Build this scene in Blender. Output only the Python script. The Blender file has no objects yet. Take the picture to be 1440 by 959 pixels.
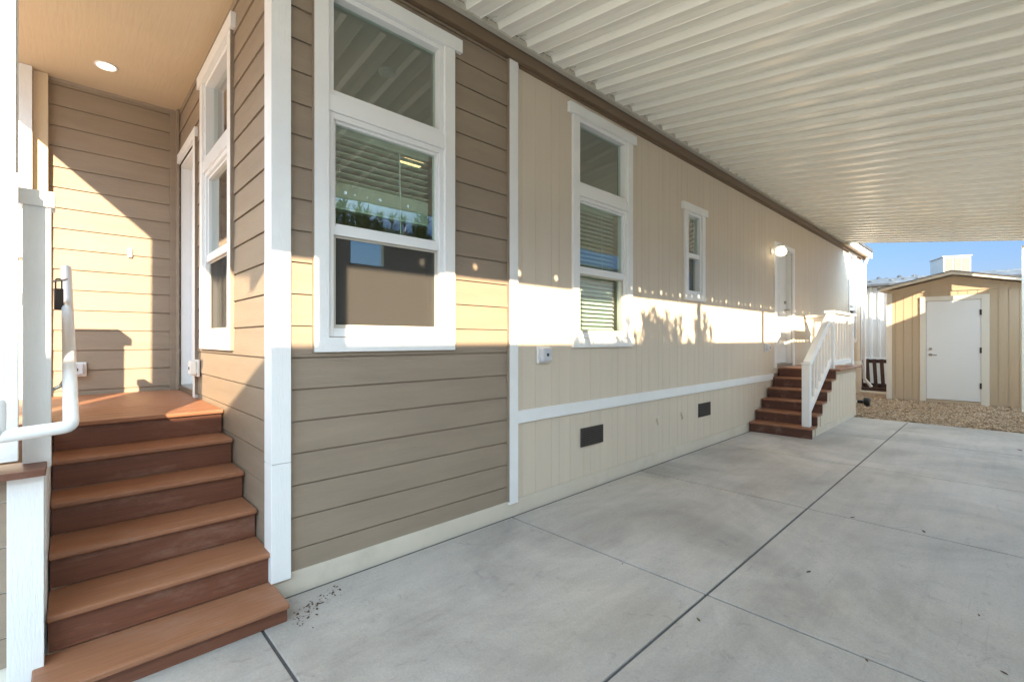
import bpy, bmesh, math, random
from mathutils import Vector, Matrix
random.seed(7)
R = math.radians
SC = bpy.context.scene
COL = SC.collection

# ------------------------------------------------------------------ camera
cd = bpy.data.cameras.new('camera'); cam = bpy.data.objects.new('camera', cd); COL.objects.link(cam)
cam.location = (0, 0, 1.40); cam.rotation_euler = (R(90), 0, R(46.435 - 90))
cd.sensor_width = 36.0; cd.lens = 16.454; cd.shift_y = -0.0010
cd.clip_start = 0.05; cd.clip_end = 2000
SC.camera = cam

# ------------------------------------------------------------------ sky and sun
SUN_M, SUN_K = 0.48, 0.444           # travel of the sunlight: (M, 1, -K)
elev = math.atan(SUN_K / math.hypot(SUN_M, 1)); azim = math.atan2(-SUN_M, -1)
w = bpy.data.worlds.new("World"); SC.world = w; w.use_nodes = True
nt = w.node_tree; bg = nt.nodes['Background']
sky = nt.nodes.new('ShaderNodeTexSky'); sky.sky_type = 'NISHITA'; sky.sun_disc = False
sky.sun_elevation = elev; sky.sun_rotation = azim; sky.altitude = 300
sky.air_density = 1.0; sky.dust_density = 0.1; sky.ozone_density = 3.0
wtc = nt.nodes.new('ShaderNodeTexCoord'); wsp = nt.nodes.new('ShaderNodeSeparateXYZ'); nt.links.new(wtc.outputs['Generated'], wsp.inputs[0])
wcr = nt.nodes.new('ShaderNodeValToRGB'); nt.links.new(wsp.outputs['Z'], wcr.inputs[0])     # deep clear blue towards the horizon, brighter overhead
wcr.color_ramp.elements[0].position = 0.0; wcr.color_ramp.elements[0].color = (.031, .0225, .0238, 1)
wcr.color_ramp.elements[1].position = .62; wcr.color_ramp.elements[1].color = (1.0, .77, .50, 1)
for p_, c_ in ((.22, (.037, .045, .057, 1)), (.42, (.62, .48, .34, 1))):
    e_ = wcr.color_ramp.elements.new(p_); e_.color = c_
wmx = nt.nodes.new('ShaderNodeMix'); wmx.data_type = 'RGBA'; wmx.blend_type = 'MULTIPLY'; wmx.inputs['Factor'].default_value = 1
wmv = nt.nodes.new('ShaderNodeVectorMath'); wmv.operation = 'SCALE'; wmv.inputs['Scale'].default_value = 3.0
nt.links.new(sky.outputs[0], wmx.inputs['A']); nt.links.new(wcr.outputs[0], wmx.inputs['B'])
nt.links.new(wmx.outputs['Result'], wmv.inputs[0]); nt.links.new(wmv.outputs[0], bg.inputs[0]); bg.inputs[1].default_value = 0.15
sl = bpy.data.lights.new('sun', 'SUN'); so = bpy.data.objects.new('sun', sl); COL.objects.link(so)
sl.energy = 2.0; sl.angle = R(0.53); sl.color = (1.0, 0.80, 0.55)
so.rotation_euler = Vector((SUN_M, 1, -SUN_K)).to_track_quat('-Z', 'Y').to_euler(); so.location = (-4, -8, 6)
SC.view_settings.view_transform = 'Standard'; SC.view_settings.look = 'None'
SC.view_settings.exposure = 3.18; SC.view_settings.gamma = 1.0; SC.view_settings.use_curve_mapping = False
SC.render.engine = 'CYCLES'
SC.cycles.max_bounces = 10; SC.cycles.diffuse_bounces = 8; SC.cycles.glossy_bounces = 5; SC.cycles.transparent_max_bounces = 16
SC.cycles.sample_clamp_indirect = 6

# ------------------------------------------------------------------ materials
def new_mat(name):
    m = bpy.data.materials.new(name); m.use_nodes = True
    return m, m.node_tree.nodes, m.node_tree.links, m.node_tree.nodes['Principled BSDF']

def mat(name, col, rough=0.6, metal=0.0, var=0.06, nscale=3.0, stretch=(1, 1, 1), bump=0.0, bscale=60.0, bstretch=(1, 1, 1),
        bdist=0.002, spec=0.5, grime=0.0, gscale=1.2, gcol=None, emit=None):
    m, N, L, P = new_mat(name)
    tc = N.new('ShaderNodeTexCoord')
    mp = N.new('ShaderNodeMapping'); mp.inputs['Scale'].default_value = stretch
    L.new(tc.outputs['Object'], mp.inputs[0])
    n = N.new('ShaderNodeTexNoise'); n.inputs['Scale'].default_value = nscale; n.inputs['Detail'].default_value = 6; n.inputs['Roughness'].default_value = 0.62
    L.new(mp.outputs[0], n.inputs[0])
    cr = N.new('ShaderNodeMapRange'); cr.inputs[1].default_value = 0.3; cr.inputs[2].default_value = 0.7
    cr.inputs[3].default_value = 1 - var; cr.inputs[4].default_value = 1 + var
    L.new(n.outputs[0], cr.inputs[0])
    mx = N.new('ShaderNodeVectorMath'); mx.operation = 'SCALE'; mx.inputs[0].default_value = col[:3]
    L.new(cr.outputs[0], mx.inputs['Scale'])
    out = mx.outputs[0]
    if grime > 0:
        g = N.new('ShaderNodeTexNoise'); g.inputs['Scale'].default_value = gscale; g.inputs['Detail'].default_value = 8; g.inputs['Roughness'].default_value = 0.7
        L.new(tc.outputs['Object'], g.inputs[0])
        gr = N.new('ShaderNodeMapRange'); gr.inputs[1].default_value = 0.52; gr.inputs[2].default_value = 0.74
        gr.inputs[3].default_value = 0; gr.inputs[4].default_value = grime
        L.new(g.outputs[0], gr.inputs[0])
        mm = N.new('ShaderNodeMix'); mm.data_type = 'RGBA'
        L.new(gr.outputs[0], mm.inputs['Factor']); L.new(out, mm.inputs['A'])
        gc = gcol or tuple(c * 0.55 for c in col[:3]); mm.inputs['B'].default_value = (*gc, 1)
        out = mm.outputs['Result']
    L.new(out, P.inputs['Base Color'])
    P.inputs['Roughness'].default_value = rough; P.inputs['Metallic'].default_value = metal
    P.inputs['Specular IOR Level'].default_value = spec
    if bump > 0:
        mp2 = N.new('ShaderNodeMapping'); mp2.inputs['Scale'].default_value = bstretch
        L.new(tc.outputs['Object'], mp2.inputs[0])
        b = N.new('ShaderNodeTexNoise'); b.inputs['Scale'].default_value = bscale; b.inputs['Detail'].default_value = 5; b.inputs['Distortion'].default_value = 0.6
        L.new(mp2.outputs[0], b.inputs[0])
        bp = N.new('ShaderNodeBump'); bp.inputs['Strength'].default_value = bump; bp.inputs['Distance'].default_value = bdist
        L.new(b.outputs[0], bp.inputs['Height']); L.new(bp.outputs[0], P.inputs['Normal'])
    if emit:
        P.inputs['Emission Color'].default_value = (*emit[:3], 1); P.inputs['Emission Strength'].default_value = emit[3]
    return m

M = {}
LAP = (0.280, 0.216, 0.156)
M['lap_x'] = mat('tan lap siding along X', LAP, .55, var=.09, nscale=2, stretch=(.6, 1, 5), bump=.9, bscale=16, bstretch=(.9, 9, 9), bdist=.0022)
M['lap_y'] = mat('tan lap siding along Y', LAP, .55, var=.09, nscale=2, stretch=(1, .6, 5), bump=.9, bscale=16, bstretch=(9, .9, 9), bdist=.0022)
M['panel'] = mat('cream panel siding', (0.62, 0.53, 0.42), .55, var=.035, nscale=2.5, stretch=(3, 1, .4), bump=.35, bscale=14, bstretch=(9, 9, .8), bdist=.0018)
M['trim'] = mat('white trim boards', (0.80, 0.795, 0.775), .45, var=.035, nscale=4, bump=.9, bscale=18, bstretch=(7, 7, .8), bdist=.002)
M['vinyl'] = mat('white vinyl', (0.80, 0.80, 0.79), .3, var=.01)
M['found'] = mat('cream painted foundation', (0.60, 0.53, 0.43), .7, var=.05, nscale=2, bump=.4, bscale=90, grime=.35, gscale=3, gcol=(.36, .31, .25))
M['fascia'] = mat('brown fascia paint', (0.185, 0.125, 0.078), .5, var=.05, stretch=(.3, 1, 1))
M['ceiling'] = mat('tan porch ceiling', (0.63, 0.505, 0.345), .6, var=.04, nscale=2, stretch=(1, 1, 1), bump=.55, bscale=4.5, bstretch=(9, .8, 9), bdist=.004)
M['alu'] = mat('ivory enamelled aluminium', (0.90, 0.885, 0.81), .19, var=.02, nscale=1.5, stretch=(.6, .3, 1), spec=.6, bump=.12, bscale=3, bstretch=(1, .6, 1), bdist=.006)
M['rail'] = mat('ivory gutter metal', (0.52, 0.49, 0.42), .4, var=.04)
M['steel_hook'] = mat('ivory hanger metal', (0.66, 0.63, 0.53), .4, var=.04)
M['white_pipe'] = mat('white painted pipe', (0.80, 0.80, 0.79), .28, var=.015)
M['door'] = mat('white door paint', (0.74, 0.75, 0.75), .35, var=.012, nscale=1.5)
M['dark_metal'] = mat('dark metal', (0.045, 0.038, 0.034), .45, metal=.6, var=.1)
M['nickel'] = mat('brushed nickel', (0.35, 0.32, 0.28), .35, metal=1, var=.05)
M['black_plastic'] = mat('black plastic', (0.015, 0.015, 0.016), .4, var=.05)
M['vent'] = mat('dark foundation vent', (0.055, 0.05, 0.045), .6, var=.1)
M['grey_plastic'] = mat('pale grey plastic', (0.55, 0.56, 0.58), .35, var=.03)
M['interior'] = mat('interior wall paint', (0.66, 0.62, 0.54), .8, var=.03)
M['interior_floor'] = mat('interior floor', (0.20, 0.15, 0.11), .5, var=.1)
M['blind'] = mat('cream blind slats', (0.72, 0.74, 0.66), .5, var=.02)
M['dirt'] = mat('dry dirt', (0.40, 0.33, 0.25), .95, var=.2, nscale=5, bump=.6, bscale=30, bdist=.02)
M['shed'] = mat('shed siding paint', (0.50, 0.395, 0.275), .6, var=.04, nscale=2.5, stretch=(1, 3, .4), bump=.3, bscale=14, bstretch=(9, 9, .8), bdist=.0018)
M['shed_trim'] = mat('shed trim paint', (0.70, 0.66, 0.58), .5, var=.02, bump=.3, bscale=18, bstretch=(7, 7, .8))
M['shingle'] = mat('dark shingles', (0.10, 0.10, 0.105), .85, var=.25, nscale=30, bump=.5, bscale=60)
M['corr'] = mat('white corrugated metal', (0.66, 0.635, 0.61), .45, var=.04, stretch=(1, 1, .3))
M['roof_grey'] = mat('weathered grey roof', (0.050, 0.058, 0.070), .8, var=.45, nscale=5, grime=.8, gscale=4, gcol=(.17, .17, .17))
M['pallet'] = mat('dark stained wood', (0.060, 0.028, 0.020), .75, var=.25, nscale=6, stretch=(4, 4, .5), bump=.4, bscale=20, bstretch=(5, 5, .6))
M['stucco'] = mat('neighbour wall paint', (0.80, 0.78, 0.74), .8, var=.04, bump=.3, bscale=80)
M['leaf'] = mat('oleander leaves', (0.075, 0.115, 0.040), .5, var=.3, nscale=9)
M['bark'] = mat('stem bark', (0.16, 0.12, 0.08), .9, var=.2)
M['debris'] = mat('dark soil crumbs', (0.085, 0.052, 0.035), .95, var=.3, nscale=30)
M['green_leaf'] = mat('fallen leaf', (0.10, 0.11, 0.03), .6, var=.2)
M['cooler'] = mat('white cooler enamel', (0.26, 0.26, 0.255), .4, var=.03)
M['louver'] = mat('cooler pad louvre', (0.16, 0.15, 0.12), .6, var=.08, nscale=12)
M['globe'] = mat('lit opal glass', (0.9, 0.85, 0.7), .3, emit=(1.0, 0.84, 0.60, .35))
M['can'] = mat('lit can lens', (0.9, 0.85, 0.7), .4, emit=(1.0, 0.90, 0.70, .20))
M['bowl'] = mat('lit ceiling bowl', (0.9, 0.8, 0.55), .4, emit=(1.0, 0.66, 0.28, .30))
M['pipe_green'] = mat('irrigation pipe', (0.02, 0.045, 0.035), .5)

def composite(name, col, ax):
    st = (.7, 22, 22) if ax == 'x' else (22, .7, 22)
    m, N, L, P = new_mat(name)
    tc = N.new('ShaderNodeTexCoord')
    mp = N.new('ShaderNodeMapping'); mp.inputs['Scale'].default_value = st; L.new(tc.outputs['Object'], mp.inputs[0])
    n = N.new('ShaderNodeTexNoise'); n.inputs['Scale'].default_value = 5; n.inputs['Detail'].default_value = 6; L.new(mp.outputs[0], n.inputs[0])
    r = N.new('ShaderNodeMapRange'); r.inputs[1].default_value = .3; r.inputs[2].default_value = .7; r.inputs[3].default_value = .83; r.inputs[4].default_value = 1.17
    L.new(n.outputs[0], r.inputs[0])
    s = N.new('ShaderNodeVectorMath'); s.operation = 'SCALE'; s.inputs[0].default_value = col; L.new(r.outputs[0], s.inputs['Scale'])
    # pale dusty scuffs
    g = N.new('ShaderNodeTexNoise'); g.inputs['Scale'].default_value = 4.5; g.inputs['Detail'].default_value = 9; g.inputs['Roughness'].default_value = .72
    mp3 = N.new('ShaderNodeMapping'); mp3.inputs['Scale'].default_value = (.6, 1.6, 1.6); L.new(tc.outputs['Object'], mp3.inputs[0]); L.new(mp3.outputs[0], g.inputs[0])
    gr = N.new('ShaderNodeMapRange'); gr.inputs[1].default_value = .52; gr.inputs[2].default_value = .72; gr.inputs[3].default_value = 0; gr.inputs[4].default_value = .32; L.new(g.outputs[0], gr.inputs[0])
    mm = N.new('ShaderNodeMix'); mm.data_type = 'RGBA'; L.new(gr.outputs[0], mm.inputs['Factor']); L.new(s.outputs[0], mm.inputs['A']); mm.inputs['B'].default_value = (.42, .28, .21, 1)
    L.new(mm.outputs['Result'], P.inputs['Base Color'])
    rr = N.new('ShaderNodeMapRange'); rr.inputs[3].default_value = .38; rr.inputs[4].default_value = .62; L.new(g.outputs[0], rr.inputs[0]); L.new(rr.outputs[0], P.inputs['Roughness'])
    bp = N.new('ShaderNodeBump'); bp.inputs['Strength'].default_value = .35; bp.inputs['Distance'].default_value = .002; L.new(n.outputs[0], bp.inputs['Height']); L.new(bp.outputs[0], P.inputs['Normal'])
    return m
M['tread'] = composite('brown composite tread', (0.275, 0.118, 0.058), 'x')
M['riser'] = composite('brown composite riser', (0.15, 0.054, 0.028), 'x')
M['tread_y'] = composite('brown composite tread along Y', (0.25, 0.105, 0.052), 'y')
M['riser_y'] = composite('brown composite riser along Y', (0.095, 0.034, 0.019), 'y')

def concrete():
    m, N, L, P = new_mat('broom finished concrete')
    tc = N.new('ShaderNodeTexCoord')
    def noise(sc, det, rough, stretch=(1, 1, 1), dist=0):
        mp = N.new('ShaderNodeMapping'); mp.inputs['Scale'].default_value = stretch; L.new(tc.outputs['Object'], mp.inputs[0])
        n = N.new('ShaderNodeTexNoise'); n.inputs['Scale'].default_value = sc; n.inputs['Detail'].default_value = det; n.inputs['Roughness'].default_value = rough; n.inputs['Distortion'].default_value = dist
        L.new(mp.outputs[0], n.inputs[0]); return n.outputs[0]
    def rng(x, a, b, c, d):
        r = N.new('ShaderNodeMapRange'); r.inputs[1].default_value = a; r.inputs[2].default_value = b; r.inputs[3].default_value = c; r.inputs[4].default_value = d
        L.new(x, r.inputs[0]); return r.outputs[0]
    def mul(a, b):
        x = N.new('ShaderNodeMath'); x.operation = 'MULTIPLY'; L.new(a, x.inputs[0]); L.new(b, x.inputs[1]); return x.outputs[0]
    a = rng(noise(.9, 7, .6, dist=.8), .34, .66, .76, 1.18)
    b = rng(noise(2.2, 8, .7, (1, 4, 1)), .3, .7, .93, 1.06)      # trowel sweeps
    c = rng(noise(42, 4, .6), .3, .7, .96, 1.04)
    d = mul(rng(noise(5.5, 7, .78, dist=1.5), .57, .74, 1.0, .66), rng(noise(9, 3, .5, (.25, 5, 1), dist=.8), .66, .74, 1.0, .86))       # small dark stains
    e = rng(noise(1.3, 2, .4, (.12, 7, 1), dist=.5), .50, .62, 1.015, .97)      # faint tyre sweeps along the drive
    h = rng(noise(7, 5, .8, (1, 1, 1), dist=3.5), .495, .505, .0, 1.0); hh = N.new('ShaderNodeMath'); hh.operation = 'PINGPONG'; hh.inputs[1].default_value = .5; L.new(h, hh.inputs[0])
    hs = rng(hh.outputs[0], 0, .5, 1.0, .78); k = rng(noise(95, 4, .8), .3, .75, 1.10, .82)
    f = mul(mul(mul(a, b), mul(c, d)), mul(e, mul(hs, k)))
    s = N.new('ShaderNodeVectorMath'); s.operation = 'SCALE'; s.inputs[0].default_value = (.405, .365, .330); L.new(f, s.inputs['Scale'])
    t = rng(noise(.55, 5, .6), .45, .7, 0, .5)
    mm = N.new('ShaderNodeMix'); mm.data_type = 'RGBA'; L.new(t, mm.inputs['Factor']); L.new(s.outputs[0], mm.inputs['A'])
    s2 = N.new('ShaderNodeVectorMath'); s2.operation = 'SCALE'; s2.inputs[0].default_value = (.43, .36, .275); L.new(f, s2.inputs['Scale']); L.new(s2.outputs[0], mm.inputs['B'])
    L.new(mm.outputs['Result'], P.inputs['Base Color'])
    L.new(rng(noise(1.7, 6, .6), .3, .7, .5, .72), P.inputs['Roughness'])
    bp = N.new('ShaderNodeBump'); bp.inputs['Strength'].default_value = .3; bp.inputs['Distance'].default_value = .0015
    L.new(noise(70, 4, .7, (1, 2.2, 1)), bp.inputs['Height']); L.new(bp.outputs[0], P.inputs['Normal'])
    return m
M['concrete'] = concrete()
M['joint'] = mat('dark joint filler', (0.075, 0.07, 0.07), .9, var=.2, nscale=9)

def gravel_mat():
    m, N, L, P = new_mat('crushed tan stone')
    tc = N.new('ShaderNodeTexCoord'); v = N.new('ShaderNodeTexVoronoi'); v.inputs['Scale'].default_value = 26; L.new(tc.outputs['Object'], v.inputs[0])
    cr = N.new('ShaderNodeValToRGB'); L.new(v.outputs['Color'], cr.inputs[0])
    cr.color_ramp.elements[0].color = (.17, .10, .055, 1); cr.color_ramp.elements[1].color = (.62, .48, .33, 1)
    e = cr.color_ramp.elements.new(.5); e.color = (.42, .30, .19, 1)
    L.new(cr.outputs[0], P.inputs['Base Color']); P.inputs['Roughness'].default_value = .9
    bp = N.new('ShaderNodeBump'); bp.inputs['Distance'].default_value = .02; L.new(v.outputs['Distance'], bp.inputs['Height']); bp.invert = True; L.new(bp.outputs[0], P.inputs['Normal'])
    return m
M['gravel'] = gravel_mat()

def glass_mat(name, tint, ior):
    m = bpy.data.materials.new(name); m.use_nodes = True; N = m.node_tree.nodes; L = m.node_tree.links
    N.clear(); o = N.new('ShaderNodeOutputMaterial'); mx = N.new('ShaderNodeMixShader'); lw = N.new('ShaderNodeLayerWeight'); lw.inputs[0].default_value = .5
    pw = N.new('ShaderNodeMath'); pw.operation = 'POWER'; L.new(lw.outputs['Facing'], pw.inputs[0]); pw.inputs[1].default_value = 4
    f = N.new('ShaderNodeMapRange'); L.new(pw.outputs[0], f.inputs[0]); f.inputs[3].default_value = ior; f.inputs[4].default_value = 1.0
    t = N.new('ShaderNodeBsdfTransparent'); t.inputs[0].default_value = (*tint, 1); g = N.new('ShaderNodeBsdfGlossy'); g.inputs[0].default_value = (1, 1, 1, 1); g.inputs['Roughness'].default_value = .004
    tc = N.new('ShaderNodeTexCoord'); n = N.new('ShaderNodeTexNoise'); n.inputs['Scale'].default_value = 1.6; n.inputs['Detail'].default_value = 1
    L.new(tc.outputs['Object'], n.inputs[0]); bp = N.new('ShaderNodeBump'); bp.inputs['Strength'].default_value = .25; bp.inputs['Distance'].default_value = .01
    L.new(n.outputs[0], bp.inputs['Height']); L.new(bp.outputs[0], g.inputs['Normal'])
    L.new(f.outputs[0], mx.inputs[0]); L.new(t.outputs[0], mx.inputs[1]); L.new(g.outputs[0], mx.inputs[2]); L.new(mx.outputs[0], o.inputs[0])
    return m
M['glass'] = glass_mat('low emissivity glass', (.70, .84, .75), .16)

def screen_mat():
    m = bpy.data.materials.new('insect screen mesh'); m.use_nodes = True; N = m.node_tree.nodes; L = m.node_tree.links
    N.clear(); o = N.new('ShaderNodeOutputMaterial'); mx = N.new('ShaderNodeMixShader'); mx.inputs[0].default_value = .50
    t = N.new('ShaderNodeBsdfTransparent'); d = N.new('ShaderNodeBsdfDiffuse'); d.inputs[0].default_value = (.085, .08, .075, 1)
    L.new(t.outputs[0], mx.inputs[1]); L.new(d.outputs[0], mx.inputs[2]); L.new(mx.outputs[0], o.inputs[0]); return m
M['screen'] = screen_mat()

# ------------------------------------------------------------------ builders
def root_loc(o):
    v = Vector((0, 0, 0))
    while o is not None: v += o.location; o = o.parent
    return v

def empty(name, loc, label, cat, group=None):
    o = bpy.data.objects.new(name, None); COL.objects.link(o); o.location = loc; o.empty_display_size = .2
    o['label'] = label; o['category'] = cat
    if group: o['group'] = group
    return o

def tag(o, label=None, cat=None, group=None, kind=None):
    for k, v in (('label', label), ('category', cat), ('group', group), ('kind', kind)):
        if v: o[k] = v
    return o

class MB:
    def __init__(s): s.v = []; s.f = []
    def add(s, vs, fs):
        n = len(s.v); s.v += [tuple(p) for p in vs]; s.f += [tuple(i + n for i in f) for f in fs]; return s
    def box(s, x0, x1, y0, y1, z0, z1):
        x0, x1 = sorted((x0, x1)); y0, y1 = sorted((y0, y1)); z0, z1 = sorted((z0, z1))
        return s.add([(x0, y0, z0), (x1, y0, z0), (x1, y1, z0), (x0, y1, z0), (x0, y0, z1), (x1, y0, z1), (x1, y1, z1), (x0, y1, z1)],
                     [(0, 3, 2, 1), (4, 5, 6, 7), (0, 1, 5, 4), (1, 2, 6, 5), (2, 3, 7, 6), (3, 0, 4, 7)])
    def prism(s, poly, a, b, axis):
        """poly in the two remaining axes, extruded from a to b along axis"""
        n = len(poly)
        def P(p, t): return {'x': (t, p[0], p[1]), 'y': (p[0], t, p[1]), 'z': (p[0], p[1], t)}[axis]
        vs = [P(p, a) for p in poly] + [P(p, b) for p in poly]
        fs = [tuple(range(n))[::-1], tuple(range(n, 2 * n))] + [(i, (i + 1) % n, n + (i + 1) % n, n + i) for i in range(n)]
        return s.add(vs, fs)
    def bar(s, p, q, wdt, dep, upv=(0, 0, 1)):
        p = Vector(p); q = Vector(q); d = (q - p).normalized(); u = Vector(upv)
        a = d.cross(u); a = a.normalized() if a.length > 1e-5 else Vector((1, 0, 0)); b = a.cross(d).normalized()
        vs = []
        for c in (p, q):
            for i, j in ((-1, -1), (1, -1), (1, 1), (-1, 1)): vs.append(c + a * i * wdt / 2 + b * j * dep / 2)
        return s.add(vs, [(0, 1, 2, 3)[::-1], (4, 5, 6, 7), (0, 1, 5, 4), (1, 2, 6, 5), (2, 3, 7, 6), (3, 0, 4, 7)])
    def tube(s, pts, r, seg=14, cap=True):
        pts = [Vector(p) for p in pts]; n = len(s.v); rings = []
        prev = None
        for i, p in enumerate(pts):
            d = (pts[min(i + 1, len(pts) - 1)] - pts[max(i - 1, 0)]).normalized()
            if prev is None:
                u = Vector((0, 0, 1)) if abs(d.z) < .9 else Vector((1, 0, 0)); a = d.cross(u).normalized()
            else:
                a = (prev - d * prev.dot(d)).normalized()
            prev = a; b = d.cross(a); rr = r[i] if isinstance(r, (list, tuple)) else r
            s.v += [tuple(p + a * rr * math.cos(2 * math.pi * k / seg) + b * rr * math.sin(2 * math.pi * k / seg)) for k in range(seg)]
        for i in range(len(pts) - 1):
            for k in range(seg):
                s.f.append((n + i * seg + k, n + i * seg + (k + 1) % seg, n + (i + 1) * seg + (k + 1) % seg, n + (i + 1) * seg + k))
        if cap:
            s.f.append(tuple(n + k for k in range(seg))[::-1]); m = n + (len(pts) - 1) * seg; s.f.append(tuple(m + k for k in range(seg)))
        return s
    def lathe(s, c, prof, axis='z', seg=24):
        """prof: list of (r, t) along axis from point c"""
        c = Vector(c); n = len(s.v); E = {'z': ((1, 0, 0), (0, 1, 0), (0, 0, 1)), 'y': ((1, 0, 0), (0, 0, 1), (0, 1, 0)), 'x': ((0, 1, 0), (0, 0, 1), (1, 0, 0))}[axis]
        A, B, D = map(Vector, E)
        for r, t in prof:
            for k in range(seg):
                an = 2 * math.pi * k / seg; s.v.append(tuple(c + D * t + A * max(r, 1e-4) * math.cos(an) + B * max(r, 1e-4) * math.sin(an)))
        for i in range(len(prof) - 1):
            for k in range(seg):
                s.f.append((n + i * seg + k, n + i * seg + (k + 1) % seg, n + (i + 1) * seg + (k + 1) % seg, n + (i + 1) * seg + k))
        s.f.append(tuple(n + k for k in range(seg))[::-1]); m = n + (len(prof) - 1) * seg; s.f.append(tuple(m + k for k in range(seg)))
        return s
    def build(s, name, material, parent=None, bevel=0, smooth=False, loc=None):
        me = bpy.data.meshes.new(name)
        off = root_loc(parent) if parent is not None else Vector(loc or (0, 0, 0))
        me.from_pydata([tuple(Vector(p) - off) for p in s.v], [], s.f)
        bm = bmesh.new(); bm.from_mesh(me); bmesh.ops.recalc_face_normals(bm, faces=bm.faces); bm.to_mesh(me); bm.free()
        me.materials.append(material)
        if smooth:
            for p in me.polygons: p.use_smooth = True
        o = bpy.data.objects.new(name, me); COL.objects.link(o)
        if parent is not None: o.parent = parent
        elif loc: o.location = loc
        if bevel > 0:
            b = o.modifiers.new('bevel', 'BEVEL'); b.width = bevel; b.segments = 2; b.limit_method = 'ANGLE'; b.angle_limit = R(40)
        return o

def copy_tree(o, parent=None, loc=None):
    c = o.copy(); COL.objects.link(c)
    if parent is not None: c.parent = parent
    if loc is not None: c.location = loc
    for ch in list(o.children): copy_tree(ch, c)
    return c

def tile(u0, u1, z0, z1, ops):
    """rectangles that cover u0..u1 x z0..z1 minus the openings"""
    us = sorted({u0, u1, *[min(max(a, u0), u1) for o in ops for a in o[:2]]}); out = []
    for a, b in zip(us, us[1:]):
        if b - a < 1e-4: continue
        m = (a + b) / 2; cuts = sorted((o[2], o[3]) for o in ops if o[0] < m < o[1]); z = z0
        for c, d in cuts:
            if d <= z0 or c >= z1: continue
            if c > z: out.append((a, b, z, c))
            z = max(z, d)
        if z < z1: out.append((a, b, z, z1))
    return out

# wall frames: F(u, n, z) -> world, n = distance out of the wall face
def FY(Y0): return lambda u, n, z: (u, Y0 - n, z)
def FX(X0): return lambda u, n, z: (X0 - n, u, z)
def fbox(mb, F, u0, u1, n0, n1, z0, z1):
    a = F(u0, n0, z0); b = F(u1, n1, z1); return mb.box(a[0], b[0], a[1], b[1], a[2], b[2])

def sheet(mb, F, u0, u1, n, z0, z1): return mb.add([F(u0, n, z0), F(u1, n, z0), F(u1, n, z1), F(u0, n, z1)], [(0, 1, 2, 3)])

def lap_wall(F, u0, u1, z0, z1, ops, course=.1768, proud=.007, phase=0):
    mb = MB(); z = z0 - phase
    while z < z1:
        t = z + course
        for a, b, c, d in tile(u0, u1, max(z, z0), min(t, z1), ops):
            if d > t - .009: d = t - .009
            if d - c < .004: continue
            pc = proud * (1 - (c - z) / course) + .006; pd = proud * (1 - (d - z) / course) + .006
            vs = [F(a, 0, c), F(b, 0, c), F(b, pc, c), F(a, pc, c), F(a, 0, d), F(b, 0, d), F(b, pd, d), F(a, pd, d)]
            mb.add(vs, [(0, 1, 2, 3), (4, 5, 6, 7), (3, 2, 6, 7), (0, 3, 7, 4), (1, 2, 6, 5)])
        z = t
    for o in ops:                                        # caulked edges beside casings
        for e, q in ((o[0] - .091, o[0] - .0855), (o[1] + .0855, o[1] + .091)):
            if e > u0 and q < u1: fbox(mb, F, e, q, 0, .0315, o[2] - (.09 if o[2] > 1 else 0), o[3])
    return mb

def panel_wall(F, u0, u1, z0, z1, ops, pattern=(.101, .101, .203), gap=.003, n=.006):
    mb = MB(); u = u0; i = 0
    while u < u1 - .01:
        wd = pattern[i % len(pattern)]; i += 1
        for a, b, c, d in tile(u + gap / 2, min(u + wd, u1) - gap / 2, z0, z1, ops): fbox(mb, F, a, b, .004, n, c, d)
        u += wd
    for a, b, c, d in tile(u0, u1, z0, z1, ops): fbox(mb, F, a, b, -.001, .004, c, d)
    return mb

# ------------------------------------------------------------------ ground, slab, gravel
g = MB(); g.add([(-300, -300, -.06), (300, -300, -.06), (300, 300, -.06), (-300, 300, -.06)], [(0, 1, 2, 3)])
tag(g.build('ground', M['dirt']), kind='structure')
g = MB(); g.box(-14, 10.36, -1.6, 2.735, -.05, -.008)
tag(g.build('driveway_base', M['joint']), kind='structure')
slab = MB()
xs = [-14, -10.4, -6.7, -3.05, -1.2, .685, 2.555, 4.46, 6.375, 8.35, 10.4]; ys = [-1.6, -.8, 1.13, 2.680]
for i in range(len(xs) - 1):
    for j in range(len(ys) - 1):
        gx = .0075; gl = .007 if j == 2 else .004; gh = .007 if j == 1 else .0
        slab.box(xs[i] + gx, xs[i + 1] - gx, ys[j] + gl, ys[j + 1] - gh, -.04, random.uniform(-.0006, .0006))
tag(slab.build('driveway', M['concrete'], bevel=.004), kind='structure')
g = MB(); g.box(-14, 0.9, 2.693, 2.70, -.04, -.006)
gb = MB(); nx, ny = 60, 60
for i in range(nx + 1):
    for j in range(ny + 1):
        x = 10.40 + 10 * i / nx; y = -9 + 17 * j / ny
        gb.v.append((x, y, -.012 + .012 * math.sin(x * 3.1 + y) * math.sin(y * 2.3)))
for i in range(nx):
    for j in range(ny): a = i * (ny + 1) + j; gb.f.append((a, a + ny + 1, a + ny + 2, a + 1))
tag(gb.build('gravel_ground', M['gravel']), kind='structure')
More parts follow.
